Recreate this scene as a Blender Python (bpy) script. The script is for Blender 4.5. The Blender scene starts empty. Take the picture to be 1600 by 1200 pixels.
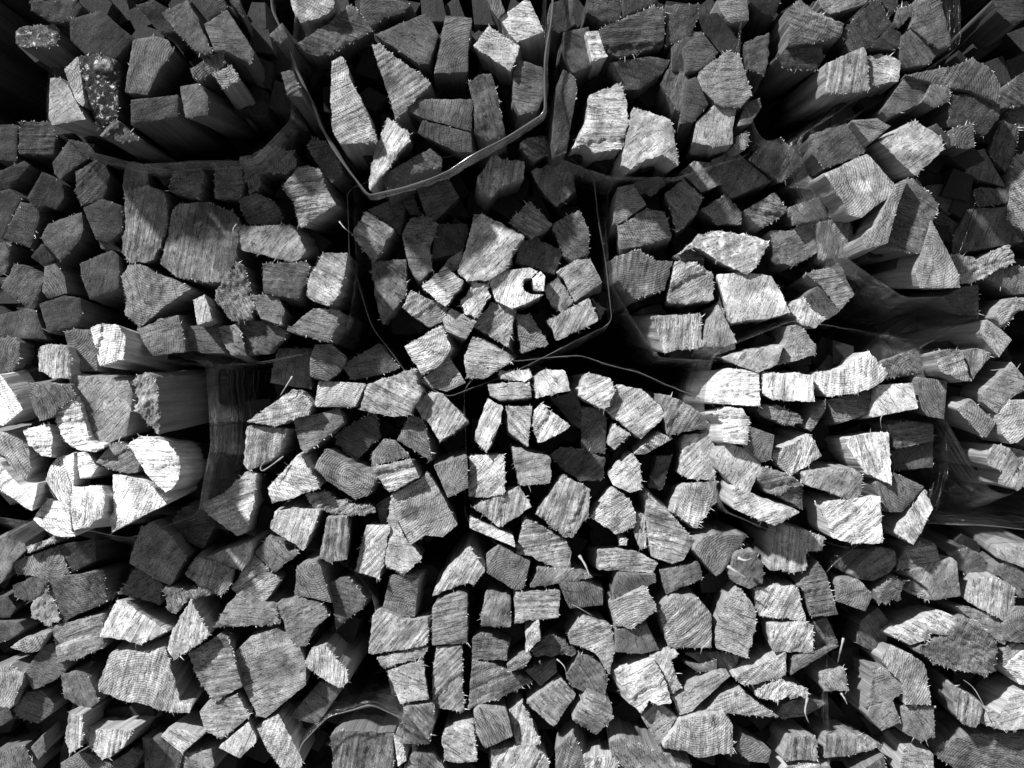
import bpy, math, random
import numpy as np
from mathutils import Vector
from mathutils.geometry import delaunay_2d_cdt
from mathutils import noise as mn

# ------------------------------------------------------------------ camera, sky, sun, exposure
S = bpy.context.scene
COL = S.collection
D, PX = 1.30, 0.0007                      # camera distance to the stack plane, metres per photo pixel on it
cam = bpy.data.objects.new('camera', bpy.data.cameras.new('camera'))
COL.objects.link(cam); S.camera = cam
cam.location = (0, -D, 0); cam.rotation_euler = (math.radians(90), 0, 0)
cam.data.sensor_width = 36; cam.data.lens = 36 * D / (1600 * PX)
cam.data.clip_start = 0.02; cam.data.clip_end = 100

L = Vector((-0.54, -0.50, 0.68)).normalized()      # towards the sun: above, to the left and in front
w = bpy.data.worlds.new('World'); S.world = w; w.use_nodes = True
nt = w.node_tree; nt.nodes.clear()
sky = nt.nodes.new('ShaderNodeTexSky'); sky.sky_type = 'NISHITA'; sky.sun_disc = False
sky.sun_elevation = math.asin(L.z); sky.sun_rotation = math.atan2(L.x, L.y)
bw = nt.nodes.new('ShaderNodeRGBToBW')             # the photograph is monochrome
bg = nt.nodes.new('ShaderNodeBackground'); bg.inputs[1].default_value = 0.05
wo = nt.nodes.new('ShaderNodeOutputWorld')
nt.links.new(sky.outputs[0], bw.inputs[0]); nt.links.new(bw.outputs[0], bg.inputs[0]); nt.links.new(bg.outputs[0], wo.inputs[0])
sun = bpy.data.objects.new('sun', bpy.data.lights.new('sun', 'SUN')); COL.objects.link(sun)
sun.data.energy = 5.0; sun.data.angle = math.radians(2.5); sun.data.color = (1, 1, 1)
sun.rotation_euler = L.to_track_quat('Z', 'Y').to_euler()
vs = S.view_settings; vs.view_transform = 'Standard'; vs.look = 'None'; vs.exposure = 0.84; vs.gamma = 1

# ------------------------------------------------------------------ materials
class NT:
    def __init__(s, name):
        s.m = bpy.data.materials.new(name); s.m.use_nodes = True; s.t = s.m.node_tree; s.t.nodes.clear()
        s.out = s.t.nodes.new('ShaderNodeOutputMaterial')
    def n(s, kind, **kw):
        x = s.t.nodes.new('ShaderNode' + kind)
        for k, v in kw.items(): setattr(x, k, v)
        return x
    def put(s, sock, v):
        if isinstance(v, (int, float, tuple)): sock.default_value = v
        else: s.t.links.new(v, sock)
    def math(s, op, a, b=0.0, c=None, clamp=False):
        x = s.n('Math', operation=op, use_clamp=clamp); s.put(x.inputs[0], a); s.put(x.inputs[1], b)
        if c is not None: s.put(x.inputs[2], c)
        return x.outputs[0]
    def attr(s, name):
        x = s.n('Attribute', attribute_name=name); return x
    def sep(s, v):
        x = s.n('SeparateXYZ'); s.put(x.inputs[0], v); return x.outputs
    def scale(s, v, sc):
        x = s.n('VectorMath', operation='MULTIPLY'); s.put(x.inputs[0], v); x.inputs[1].default_value = sc; return x.outputs[0]
    def noise(s, v, scale=1.0, detail=3.0, rough=0.55, dist=0.0):
        x = s.n('TexNoise'); s.put(x.inputs['Vector'], v); x.inputs['Scale'].default_value = scale
        x.inputs['Detail'].default_value = detail; x.inputs['Roughness'].default_value = rough; x.inputs['Distortion'].default_value = dist
        return x.outputs['Fac']
    def ramp(s, v, a, b, c=0.0, d=1.0):
        x = s.n('MapRange'); s.put(x.inputs[0], v)
        for i, q in enumerate((a, b, c, d)): x.inputs[i + 1].default_value = q
        return x.outputs[0]
    def bump(s, h, dist, strength=1.0, normal=None):
        x = s.n('Bump'); s.put(x.inputs['Height'], h); x.inputs['Distance'].default_value = dist; x.inputs['Strength'].default_value = strength
        if normal is not None: s.put(x.inputs['Normal'], normal)
        return x.outputs[0]
    def principled(s, col, rough, normal, spec=0.3):
        x = s.n('BsdfPrincipled'); s.put(x.inputs['Base Color'], col); s.put(x.inputs['Roughness'], rough)
        x.inputs['Specular IOR Level'].default_value = spec
        s.put(x.inputs['Normal'], normal); s.t.links.new(x.outputs[0], s.out.inputs[0]); return x

def wood_end():
    s = NT('sawn_end_grain')
    pc = s.attr('pc').outputs['Vector']; pa = s.sep(s.attr('pa').outputs['Vector']); pb = s.sep(s.attr('pb').outputs['Vector'])
    alb, speck, groove = pa[0], pa[1], pa[2]
    rad, ringamt, seed = pb[0], pb[1], pb[2]
    patch = s.noise(s.scale(pc, (38, 38, 38)), 1, 4, .6)
    blot = s.noise(s.scale(pc, (95, 95, 95)), 1, 5, .65, .6)
    saw = s.noise(s.scale(pc, (1100, 70, 70)), 1, 3, .6)
    saw2 = s.noise(s.scale(pc, (330, 26, 26)), 1, 3, .6, .3)
    fine = s.noise(s.scale(pc, (1500, 1500, 1500)), 1, 2, .6)
    grit = s.noise(s.scale(pc, (520, 520, 520)), 1, 4, .7)
    pore = s.noise(s.scale(pc, (800, 260, 260)), 1, 2, .5)
    f = s.math('MULTIPLY', s.ramp(patch, .3, .7, .48, 1.55), s.ramp(blot, .3, .7, .68, 1.34))
    f = s.math('MULTIPLY', f, s.ramp(saw, .3, .7, .93, 1.07))
    gw = s.math('MULTIPLY_ADD', groove, .7, .3)
    s2 = s.math('MULTIPLY', s.ramp(saw2, .3, .7, -.26, .26), gw)
    s3 = s.noise(s.scale(pc, (190, 11, 11)), 1, 3, .55, .4)  # with saw2, paints ambient shade of the grooves into the colour
    f = s.math('MULTIPLY', f, s.math('ADD', s.math('MULTIPLY', s.ramp(s3, .32, .68, -.34, .30), gw), 1.0))
    f = s.math('MULTIPLY', f, s.math('ADD', s2, 1.0))
    f = s.math('MULTIPLY', f, s.ramp(grit, .3, .7, .50, 1.55))
    f = s.math('MULTIPLY', f, s.ramp(fine, .3, .7, .8, 1.2))
    # growth rings
    rn = s.noise(s.scale(pc, (60, 60, 60)), 1, 2, .5)
    rr = s.math('ADD', s.math('MULTIPLY', rad, 2600.0), s.math('MULTIPLY', rn, 9.0))
    ring = s.math('SINE', rr)
    ring = s.math('MULTIPLY', s.math('POWER', s.ramp(ring, -1, 1, 0, 1), 3.0), ringamt)
    f = s.math('MULTIPLY', f, s.math('SUBTRACT', 1.0, s.math('MULTIPLY', ring, .42)))
    col = s.math('MULTIPLY', alb, f)
    # dark pores and cracks
    col = s.math('MULTIPLY', col, s.ramp(pore, .30, .38, .45, 1.0))
    ck = s.noise(s.scale(pc, (150, 18, 18)), 1, 4, .6, .8)
    crack = s.math('COMPARE', ck, .5, .009)
    col = s.math('MULTIPLY', col, s.math('SUBTRACT', 1.0, s.math('MULTIPLY', crack, .72)))
    # pale lichen / dust specks
    sp = s.noise(s.scale(pc, (620, 620, 620)), 1, 2, .6)
    spm = s.math('MULTIPLY', s.ramp(sp, .66, .72), speck, clamp=True)
    mx = s.n('MapRange'); s.put(mx.inputs[0], spm); mx.inputs[1].default_value = 0; mx.inputs[2].default_value = 1
    s.put(mx.inputs[3], col); s.put(mx.inputs[4], s.math('MULTIPLY_ADD', col, .8, .30))
    # large lichen patches (speck > 1)
    lic = s.noise(s.scale(pc, (120, 120, 120)), 1, 6, .75, .2)
    lm = s.math('MULTIPLY', s.ramp(lic, .55, .62), s.math('SUBTRACT', speck, 1.0, clamp=True), clamp=True)
    m2 = s.n('MapRange'); s.put(m2.inputs[0], lm); s.put(m2.inputs[3], mx.outputs[0]); m2.inputs[4].default_value = .75
    col = s.math('MINIMUM', s.math('MAXIMUM', m2.outputs[0], .010), .85)
    h = s.math('ADD', s.math('MULTIPLY', saw, .12), s.math('MULTIPLY', grit, .75))
    h = s.math('ADD', h, s.math('MULTIPLY', fine, .25))
    h = s.math('ADD', h, s.math('MULTIPLY', s.math('MULTIPLY', saw2, .55), gw))
    h = s.math('SUBTRACT', h, s.math('MULTIPLY', crack, 1.1)); h = s.math('ADD', h, s.math('MULTIPLY', s.math('MULTIPLY', s3, 1.6), gw))
    h = s.math('ADD', h, s.math('MULTIPLY', ring, -.4))
    nrm = s.bump(h, .0008, 1.0)
    s.principled(col, .72, nrm, .35)
    return s.m

def wood_side():
    s = NT('split_wood_side')
    pc = s.attr('pc').outputs['Vector']; pa = s.sep(s.attr('pa').outputs['Vector'])
    g1 = s.noise(s.scale(pc, (420, 420, 9)), 1, 4, .6)
    g2 = s.noise(s.scale(pc, (130, 130, 5)), 1, 4, .6, .4)
    g3 = s.noise(s.scale(pc, (1200, 1200, 60)), 1, 2, .6)
    f = s.math('MULTIPLY', s.ramp(g1, .3, .7, .68, 1.25), s.ramp(g2, .3, .7, .72, 1.2))
    f = s.math('MULTIPLY', f, s.ramp(g3, .3, .7, .85, 1.15))
    base = s.math('MULTIPLY_ADD', pa[0], .95, .03)
    col = s.math('MINIMUM', s.math('MULTIPLY', base, f), .85)
    h = s.math('ADD', g1, s.math('MULTIPLY', g3, .3))
    s.principled(col, .62, s.bump(h, .0010, 1.0), .35)
    return s.m

def plain(name, v, rough=.8):
    s = NT(name)
    tc = s.n('TexCoord').outputs['Object']
    g = s.noise(s.scale(tc, (30, 30, 30)), 1, 5, .6)
    col = s.math('MULTIPLY', v, s.ramp(g, .3, .7, .7, 1.3))
    s.principled(col, rough, s.bump(g, .002, .5), .3)
    return s.m

def film():
    s = NT('clear_stretch_film')
    uv = s.attr('fv').outputs['Vector']; hz = s.sep(uv)[2]                  # x along the wrap, y along the sticks
    st = s.noise(s.scale(uv, (5, 230, 0)), 1, 4, .6, .3)
    st2 = s.noise(s.scale(uv, (6, 55, 0)), 1, 3, .5, .6)
    fn = s.noise(s.scale(uv, (30, 600, 0)), 1, 2, .5)
    h = s.math('ADD', s.math('MULTIPLY', st, 1.0), s.math('ADD', s.math('MULTIPLY', st2, 2.2), s.math('MULTIPLY', fn, .25)))
    nrm = s.bump(h, .0050, 1.0)
    lw = s.n('LayerWeight'); lw.inputs[0].default_value = .35; s.put(lw.inputs['Normal'], nrm)
    gl = s.n('BsdfGlossy'); gl.inputs['Roughness'].default_value = .16; gl.inputs['Color'].default_value = (.95, .95, .95, 1); s.put(gl.inputs['Normal'], nrm)
    df = s.n('BsdfDiffuse'); df.inputs['Color'].default_value = (.5, .5, .5, 1); s.put(df.inputs['Normal'], nrm)
    tr = s.n('BsdfTransparent'); tr.inputs['Color'].default_value = (.95, .95, .95, 1)
    m1 = s.n('MixShader'); s.put(m1.inputs[0], s.math('MULTIPLY', s.ramp(st, .46, .70, .05, 1.0), hz)); s.t.links.new(tr.outputs[0], m1.inputs[1]); s.t.links.new(df.outputs[0], m1.inputs[2])
    m2 = s.n('MixShader'); s.put(m2.inputs[0], s.math('MULTIPLY_ADD', lw.outputs['Fresnel'], .45, .025, clamp=True)); s.t.links.new(m1.outputs[0], m2.inputs[1]); s.t.links.new(gl.outputs[0], m2.inputs[2])
    s.t.links.new(m2.outputs[0], s.out.inputs[0])
    return s.m

M_END, M_SIDE, M_FILM = wood_end(), wood_side(), film()
def edge_mat():
    s = NT('rolled_film_edge')
    x = s.n('BsdfPrincipled'); x.inputs['Base Color'].default_value = (.10, .10, .10, 1); x.inputs['Roughness'].default_value = .16
    x.inputs['Specular IOR Level'].default_value = .9; x.inputs['Alpha'].default_value = .75
    s.t.links.new(x.outputs[0], s.out.inputs[0]); return s.m
M_EDGE = edge_mat()
M_FIB = plain('torn_wood_fibre', .5, .7)
M_BACK = plain('gap_shade_black', .006)  # near-black colour stands in for the shade behind the gaps

# ------------------------------------------------------------------ the setting: what closes the dark gaps
def box(name, c, h, m):
    v = [(c[0] + sx * h[0], c[1] + sy * h[1], c[2] + sz * h[2]) for sx in (-1, 1) for sy in (-1, 1) for sz in (-1, 1)]
    f = [(0, 1, 3, 2), (4, 6, 7, 5), (0, 4, 5, 1), (2, 3, 7, 6), (0, 2, 6, 4), (1, 5, 7, 3)]
    me = bpy.data.meshes.new(name); me.from_pydata(v, [], f); me.materials.append(m)
    o = bpy.data.objects.new(name, me); COL.objects.link(o); return o
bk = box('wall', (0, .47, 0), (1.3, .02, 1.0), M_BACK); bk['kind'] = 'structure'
M_GROUND = plain('bounce_ground', .10)
gd = box('ground', (0, -3.2, -.80), (4.0, 3.8, .02), M_GROUND); gd['kind'] = 'structure'  # unseen, added to bounce light onto the undersides

# ------------------------------------------------------------------ the pieces, read off the photograph
# bundle letter, seen brightness (light and shade included), surface (g grooved, s smooth, k speckled, b rough, r ringed), saw angle, outline
DATA = """A46s 78,122 94,121 110,140 120,162 134,186 82,196 76,185
A52s 100,108 122,88 125,105 132,160 130,166 120,160 110,135
A9k 124,88 158,84 185,95 185,180 172,192 152,200 140,160 125,100
A24k 25,50 32,42 88,38 92,50 88,72 38,75 24,68
A9s 108,30 160,16 185,40 212,60 180,92 135,85 110,62
A32s60 208,62 240,56 262,62 272,80 250,108 230,148 195,144 198,122
A22k 252,20 292,0 305,22 332,81 312,85 275,50
A28s 319,38 355,15 398,82 392,100 350,78 335,80
A30k 296,108 346,79 352,98 332,115 315,125 302,122
A46k 332,115 362,101 375,125 348,138
A28s 281,135 310,130 325,150 325,180 290,184
A22s 204,156 250,151 278,148 278,182 205,195
A15s 212,8 240,0 275,20 288,50 250,52 230,28
A20s 312,0 350,0 355,12 325,32
A18s 358,0 375,0 380,30 370,15
A12k 45,0 120,0 132,15 112,32 82,35 50,15
A25g40 155,212 180,185 218,218 190,222
E17g0 31,190 82,191 88,212 82,244 30,241
E15s0 0,195 28,195 25,252 -10,249
E20s 82,255 108,218 145,225 148,239 115,264 94,280 85,272
E17s -8,270 38,251 46,258 32,280 15,295 -8,298
E14s 66,268 98,288 100,310 88,328 72,322 60,330 42,310
E18g45 118,268 148,251 165,258 172,275 162,310 128,320 119,300
E18s 130,325 160,310 190,322 191,360 172,378 150,375
E14s -8,300 15,295 35,310 22,330 5,375 -8,368
E20s 5,372 32,315 60,322 62,340 48,388
E24s 64,371 75,350 128,331 130,360 125,375 92,412 82,405
E17s 48,402 65,380 85,405 70,418
E28k -8,380 18,380 15,405 10,425 -8,422
E22s 125,412 175,390 186,400 186,450 140,468 128,435
E30s 70,412 85,410 100,430 105,458 75,466 66,455
E25k 2,450 22,412 40,415 68,432 59,475 50,484 30,472
E22s 154,375 175,378 188,392 158,388
F32s80 196,258 208,252 222,255 230,268 232,288 218,298 194,300 191,290
F42g80 195,298 232,290 258,302 262,330 260,355 252,380 240,405 222,410 200,408 190,395 195,355
F38g80 268,328 278,320 318,315 362,330 372,342 370,405 350,440 325,442 275,432 250,412 262,370
F28k 262,298 272,268 310,260 320,272 310,311
F32k 335,262 375,261 380,285 375,310 336,311
F13s 235,262 272,265 270,275 258,292 240,270
F42k 189,432 200,415 218,412 250,430 285,442 295,452 258,478 218,512 205,498 195,492 198,468
F34k 215,515 250,498 280,494 291,550 235,556 218,522
F56s80 302,468 320,460 332,500 308,508
F22s 285,510 342,506 355,552 315,552 295,545
F38k 342,512 372,505 385,555 360,555 350,535
F36b 336,455 350,438 370,410 382,418 398,482 390,500 360,502 350,482 338,475
E24s 0,491 42,482 55,484 72,529 60,529 -8,528
E16s 61,475 100,462 125,465 129,492 120,510 85,515 75,520
K30k -8,530 15,525 30,535 32,555 20,580 -8,580
K97s -15,588 0,585 8,595 22,615 36,640 15,658 5,665 -15,660
K58g85 61,542 80,538 105,540 111,560 110,592 82,590 62,580 60,560
K32s 100,518 118,514 142,515 150,545 152,580 118,580 108,548
K98g80 142,512 160,505 185,508 196,528 192,562 155,572 148,540
K36k 46,598 110,602 118,620 90,640 82,652 62,658 52,640 45,620
K92g10 86,645 100,625 118,615 135,665 140,688 162,698 150,706 125,705 100,688 90,665
K44s 106,586 175,590 200,594 208,615 198,680 172,691 142,692 122,640
K44b 206,595 225,582 238,590 245,600 250,635 248,680 225,655 210,640 218,625
K85g0 36,672 78,662 82,690 80,714 65,712 45,695
K50s -15,672 22,678 45,700 48,730 40,752 28,756 10,715 -15,700
K96s -15,715 0,722 12,738 30,758 50,758 60,755 50,798 42,795 25,782 10,772 -15,755
K88r 72,750 78,728 90,715 115,708 115,762 109,765 108,795 92,785 78,768
K97s 121,708 135,705 152,730 142,745 125,748 122,730
K40g30 150,722 170,698 185,690 200,700 218,725 215,738 200,740 170,732
K98g0 198,696 218,682 245,682 262,692 280,715 282,740 272,762 259,769 235,748
K92s70 176,742 192,742 225,750 240,762 261,788 225,805 175,832 172,810 178,800
K98g85 109,762 160,759 164,775 162,805 142,822 115,830 110,800
K97s 52,812 58,800 75,780 92,785 108,795 112,830 118,838 92,839 72,830
L65g20 316,788 350,770 370,750 385,738 400,740 398,780 385,830 372,838 325,805
L22s 268,812 288,792 315,790 338,818 318,858 300,850 275,832
P42s 205,865 220,825 238,815 270,840 290,870 270,910 265,915 235,900 202,880
P25k 185,928 212,888 240,898 255,915 248,945 220,935
L58s60 318,872 350,860 398,845 390,875 378,891
L46g70 290,898 305,872 322,875 365,890 360,915 345,930 318,920
P38b 255,918 270,915 288,925 312,920 330,930 295,935 272,960 260,950
Q38s -15,845 15,836 38,850 40,860 20,880 18,890 0,912 -15,912
Q40k 21,878 92,852 108,895 75,908 50,900 24,895
Q18s 91,852 148,842 150,875 112,895 108,885
Q55g60 41,855 82,839 88,845 42,865
Q26k 20,915 50,902 72,912 75,925 50,940 22,932
Q30k 76,902 110,900 162,892 166,940 140,952 100,970 88,940
Q42b 46,948 70,918 82,932 96,968 75,978 52,965
Q18s -10,935 12,931 25,950 15,965 -10,965
P72g60 155,995 182,938 195,940 215,955 262,985 250,992 218,1008 185,998
P62g80 260,1015 270,982 298,938 310,960 328,992 290,1020 272,1031
Q30s -10,972 30,972 38,982 15,1000 -10,1008
Q48s 16,1012 32,1000 75,990 60,1018 40,1020
Q44g20 82,978 108,972 129,968 160,960 162,1012 125,1028 90,1035
Q32s 38,1050 65,1012 82,1005 108,1040 100,1052 82,1065 52,1078
Q45k -10,1040 15,1040 38,1052 22,1100 15,1108 -10,1100
Q25s 20,1110 42,1082 65,1078 85,1100 80,1115 60,1130 32,1122
Q34k 95,1055 120,1048 140,1060 155,1095 138,1110 100,1090
Q18s -10,1100 15,1108 20,1122 0,1135 -10,1135
Q32k -10,1175 38,1165 50,1188 58,1200 50,1215 -10,1215
Q30s 48,1168 68,1148 70,1175 60,1188
P60g85 102,1150 108,1112 128,1118 130,1140 125,1168 108,1178
P56g75 152,1072 172,1022 200,1015 218,1020 258,1010 282,1095 302,1100 295,1115 260,1112 225,1100 192,1095 155,1080
P42g10 294,1022 342,992 358,1000 375,1060 378,1072 335,1098 310,1060
P46g5 312,1112 350,1092 370,1085 390,1120 362,1142 345,1155 320,1142
P60s 341,1168 388,1128 400,1150 400,1160 375,1185
P60g80 128,1140 140,1138 208,1140 195,1165 175,1182 160,1188 142,1168
P60s 251,1150 265,1135 318,1148 290,1172 285,1178
P42s 290,1178 330,1170 335,1195 325,1215 285,1215
P25s80 222,1152 250,1155 285,1178 278,1215 228,1215
P38s 95,1192 125,1175 140,1178 175,1195 175,1215 95,1215
P28s 175,1192 208,1170 222,1175 212,1195 195,1215 175,1208
B52k 451,-15 520,-15 522,15 500,28 478,34 470,36 458,15
B27g-20 460,70 512,38 525,25 548,8 558,15 585,48 520,82 495,88 475,82
B22s 564,-5 610,-5 642,8 625,22 600,28 580,45 562,15
B24s 585,54 669,19 685,55 670,100 655,100
B30s 696,24 738,28 732,65 731,112 678,115 688,62
B40g35 580,70 592,69 675,130 650,155 618,188 608,150 592,105
B56g25 518,96 532,88 539,92 548,125 572,170 589,220 532,226 519,205 516,150
B62g60 606,184 640,208 640,220 618,245 600,270 578,298 576,282 585,238
B28s80 636,172 646,155 739,155 736,205 700,195 662,185
B22s80 660,188 700,198 736,208 738,238 715,238 652,208
B27k 732,128 750,116 768,115 775,142 790,210 760,220 742,208 740,160
B28g-30 595,275 672,232 690,245 690,260 650,270 608,298
A28s 420,55 441,35 450,58 438,68
A22g30 438,112 458,110 472,150 450,150
F27k 480,230 488,215 508,222 528,250 535,270 518,285 508,275 485,240
F36b 375,245 420,230 458,235 462,255 452,270 428,268 408,272 402,295 388,300
F18k 372,312 400,302 428,315 442,340 432,350 385,350
F48g10 442,292 465,262 482,258 500,265 510,295 525,320 470,356 462,332 458,315
F44k 370,354 455,351 468,370 478,392 470,405 452,409 370,388
F27k 410,412 482,409 480,438 465,468 412,458
F52g-30 482,435 505,395 542,395 540,420 530,460 512,479 480,465
F35k 392,462 432,458 445,485 438,508 408,498
F38k 448,516 490,481 532,485 525,515 512,535
G46g-30 549,365 572,330 615,358 595,392 582,409
G22s 574,328 620,308 632,325 630,345 625,368 612,355
G20s 622,308 645,295 652,325 665,338 642,335 635,328
G26s 648,288 692,266 718,308 680,345 668,340
G32k 640,342 668,338 685,350 672,385 675,422 655,440 640,418 628,365
G30k 580,410 635,405 635,460 598,508 585,458
G15s 680,350 730,350 732,362 720,395 675,405
G70g20 658,448 695,416 725,442 695,480
G50g35 628,480 642,454 702,481 690,502 672,511 648,495
G65b 720,478 738,440 765,442 762,465 748,498 728,490
G52s 692,498 705,482 745,502 728,530 698,518
G45s 692,418 700,405 722,392 720,418 705,425
F24k 372,501 428,504 448,520 430,542 420,552 386,556 380,525
G65g20 632,541 690,508 705,545 690,568 660,586 645,565
G50s 656,595 702,558 728,598 698,612 672,605
L22s80 425,580 435,544 488,545 485,608 462,605 422,598
L36s 484,562 492,538 518,538 542,558 532,580 512,595 484,588
L22k 534,572 592,536 625,575 595,585 550,594
L56s 491,636 498,595 572,599 555,635
L50g-25 562,640 575,600 648,576 652,600 662,610 640,648 615,652
L60g10 386,659 458,608 470,610 488,630 482,648 465,652 430,666
L52g85 386,665 450,670 438,700 428,715 389,735 380,725
L32s 459,656 530,638 538,660 478,708 469,700
L18k 525,678 580,644 588,650 595,682 555,720 525,692
L50g60 648,635 660,620 678,612 690,615 705,630 732,658 688,690 675,670
L35k 620,688 642,650 660,655 672,692 675,720 648,705
L32k 582,708 600,685 618,688 640,712 615,720 580,728
L62g15 580,730 642,718 655,745 608,770
L42r 491,730 508,701 560,732 590,745 575,775 555,780 510,750
L75g-15 418,762 468,708 500,762 452,780 425,786
L36s60 678,728 730,712 732,762 700,778
L45b 478,770 505,768 525,778 545,788 582,790 585,800 560,808 520,802 490,795
L64g70 421,825 430,800 458,795 500,798 495,812 475,861
L46g85 499,872 510,810 542,808 545,840 542,875 510,878
L56g45 555,892 572,820 610,822 602,860 600,880 592,905
L52k 600,878 608,845 606,810 611,780 620,810 632,838 660,872 632,896 610,888
L52s30 610,775 670,740 692,775 715,820 692,839 665,836 642,852 635,838 620,810
L20s 588,788 609,776 605,808 605,820 595,820
L52g30 361,918 398,866 438,908 410,944 370,930
L35k 400,862 422,836 445,850 450,862 470,860 430,895 402,870
P38s 464,885 495,875 502,888 518,942 490,935 460,930
P36k 432,942 470,935 500,942 515,962 490,982 478,1010 470,1010 452,998
P25k 512,910 545,902 572,935 565,950 525,982 518,932
P42k 335,980 355,945 370,930 400,945 430,952 438,975 338,980
O32s 595,960 610,898 655,898 648,965
O56g60 675,932 695,895 735,855 759,892 740,915 730,910
O40g15 675,952 685,938 715,925 730,928 730,1005 675,1008
O52g50 582,962 590,952 640,970 668,965 670,1000 660,1010 582,1022 575,1020
O46k 590,1029 658,1010 672,1010 660,1028 600,1044
O50k 605,1048 660,1032 670,1092 625,1100
O43g45 682,1010 722,1008 724,1112 678,1105 675,1065
O40g-45 630,1105 675,1100 680,1125 670,1162 630,1162
O56g-30 690,1152 695,1140 740,1128 745,1190 715,1192 695,1188
P46s 358,1028 392,995 432,982 465,1000 478,1040 478,1070 415,1122 402,1118 375,1062
P55g85 472,1038 488,1012 510,1008 542,1050 545,1065 530,1075 500,1058
P25s 452,1120 500,1065 538,1072 495,1132
P62g70 398,1138 435,1115 472,1185 470,1200 440,1200 420,1175
P30g80 518,1150 530,1141 615,1145 615,1212 520,1212
O40k 630,1210 642,1178 680,1182 702,1210
O70s 615,1150 630,1165 635,1188 622,1198
B60s 780,28 820,0 828,2 850,49 808,66 795,52
B52k 740,72 764,40 812,72 798,112 770,92
B28s 802,95 808,92 848,105 850,150 840,172 812,180 802,160
B30s 758,-5 780,-5 789,18 778,30 768,15
C22s 870,135 880,108 898,120 902,140 892,195 885,238 870,245 862,225
C26s80 860,5 895,-5 898,38 885,48 870,50 855,30
C22s 880,50 920,42 920,75 930,100 895,115 882,88
C62g 915,50 935,48 945,80 950,88 925,96
C24g 938,45 1022,9 1038,15 1038,70 970,90 950,82 942,70
C22k 1040,8 1092,5 1090,28 1078,58 1040,72 1042,30
C18k 918,-5 970,-5 968,32 945,35 918,20
C20s 972,-5 1030,-5 1020,8 975,25
C24s 952,98 1015,88 1048,94 1035,115 998,140 975,140
C62g0 922,148 970,130 980,162 982,188 972,232 945,236 928,238 915,224 895,232 915,190
C58k40 990,168 1048,186 1058,240 1060,258 1035,242 1008,250 985,265 972,258 975,230
C25g75 1032,132 1052,90 1068,110 1108,162 1078,188 1055,168
C27s 1068,72 1095,48 1118,78 1118,92 1090,110 1072,112
C45s80 1082,222 1088,190 1118,162 1150,170 1145,200 1145,225 1118,230
G60g80 746,278 772,239 785,250 820,252 818,278 780,292 768,308 748,295
G50g-30 812,225 825,215 850,214 865,236 835,252 820,240
G32k 828,268 880,248 892,265 900,298 870,322 850,302
G62k 742,335 755,335 788,352 820,370 802,390 792,420 765,438 730,438 715,425 728,385
G46g-30 795,348 828,314 862,350 830,371
G26k 812,380 835,370 878,392 865,428 835,418 805,410
G28k 862,350 905,328 920,360 920,395 895,408 882,400
G82g70 762,435 795,422 828,418 840,424 830,434 819,435 816,445 820,456 832,460 850,460 820,475 800,482 775,470
G80s 832,435 845,424 852,432 850,455 835,452
G50s40 868,425 902,405 922,405 941,441 898,472 880,435
G45k 850,452 872,432 895,472 878,490 860,475
G50g40 739,510 768,472 805,485 795,542
G42k 805,492 828,491 858,538 815,552
G50g60 855,502 920,465 935,502 870,532
G28k 925,468 945,482 938,500
G48g-10 725,558 738,525 768,538 802,562 758,592 728,590
H42s 965,292 990,288 1010,320 970,348 958,350
H30k 990,285 1030,275 1042,288 1020,305 1000,300
H38g0 965,355 1010,325 1038,332 1050,370 1010,382 968,390
H30k 1040,302 1068,280 1098,308 1090,332 1058,362
H40s 1065,268 1085,252 1135,255 1135,285 1095,300
H33g80 962,400 998,390 1025,408 1052,408 1038,452 992,468 965,435
H30s 1052,400 1085,382 1100,385 1100,420 1075,410
H55g30 1042,470 1055,408 1085,410 1115,430 1115,468 1072,475
H50g88 1018,495 1094,490 1098,542 1038,551
H50g70 1100,545 1110,500 1125,468 1142,525 1150,545 1120,552
M64k 780,580 825,578 832,588 820,596 782,592
M58k 762,600 828,596 830,620 780,626 765,618
M60k 835,588 850,578 882,578 892,610 858,618 838,622
M70g30 902,618 920,582 955,592 962,612 945,641
M60g35 962,600 1002,608 1030,632 1040,650 1002,685 982,672 948,642
M45g60 1030,615 1070,628 1112,658 1110,668 1042,680 1038,645
M60g60 740,685 762,622 785,635 782,660 760,709
M56g-45 791,635 832,635 825,698 795,675
M68g60 832,665 835,642 845,630 892,665 860,685 840,692
M24s 908,635 945,640 948,660 945,708 908,708
M58k 950,695 958,662 985,678 960,702
M56g-30 990,710 1028,675 1052,685 1008,710
M58g45 1068,680 1118,675 1118,750 1075,748 1062,740
M70g45 735,712 788,710 789,770 755,778 732,775
M45k 800,698 860,715 860,755 812,759
M18g40 860,712 875,698 908,702 945,715 942,750 910,752 880,735
M12s 860,622 900,612 908,635 908,670 892,660
M62k 950,742 988,708 1000,725 1002,765 985,770 958,758
M16s 1028,712 1050,712 1035,765 1012,762
M56g80 736,792 812,760 831,792 780,825 758,805
M70s30 734,805 750,815 802,838 805,855 734,825
M48g70 838,802 880,741 895,750 922,765 920,805 895,840 880,838
M62g30 922,808 958,762 982,780 995,800 990,825 962,835
M50g80 992,802 1008,805 1010,855 1000,858 992,838
M50g-15 1009,768 1045,800 1085,845 1068,875 1050,881 1018,870 1010,818
M56g75 1070,755 1120,752 1118,785 1088,826 1048,798
M50g5 935,858 990,860 1028,878 1020,895 935,890
M46g10 806,866 820,808 880,842 892,860 890,885 870,890 828,868
M60s 968,840 980,841 979,852 968,852
O38s60 760,865 778,852 828,878 818,920 805,922 760,895
O36g50 828,918 842,888 892,890 928,902 870,912
O40k 750,978 759,924 798,935 798,980
O44g0 804,975 806,925 875,922 872,965 822,970
O36s 872,910 915,908 942,920 942,945 890,951
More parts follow.
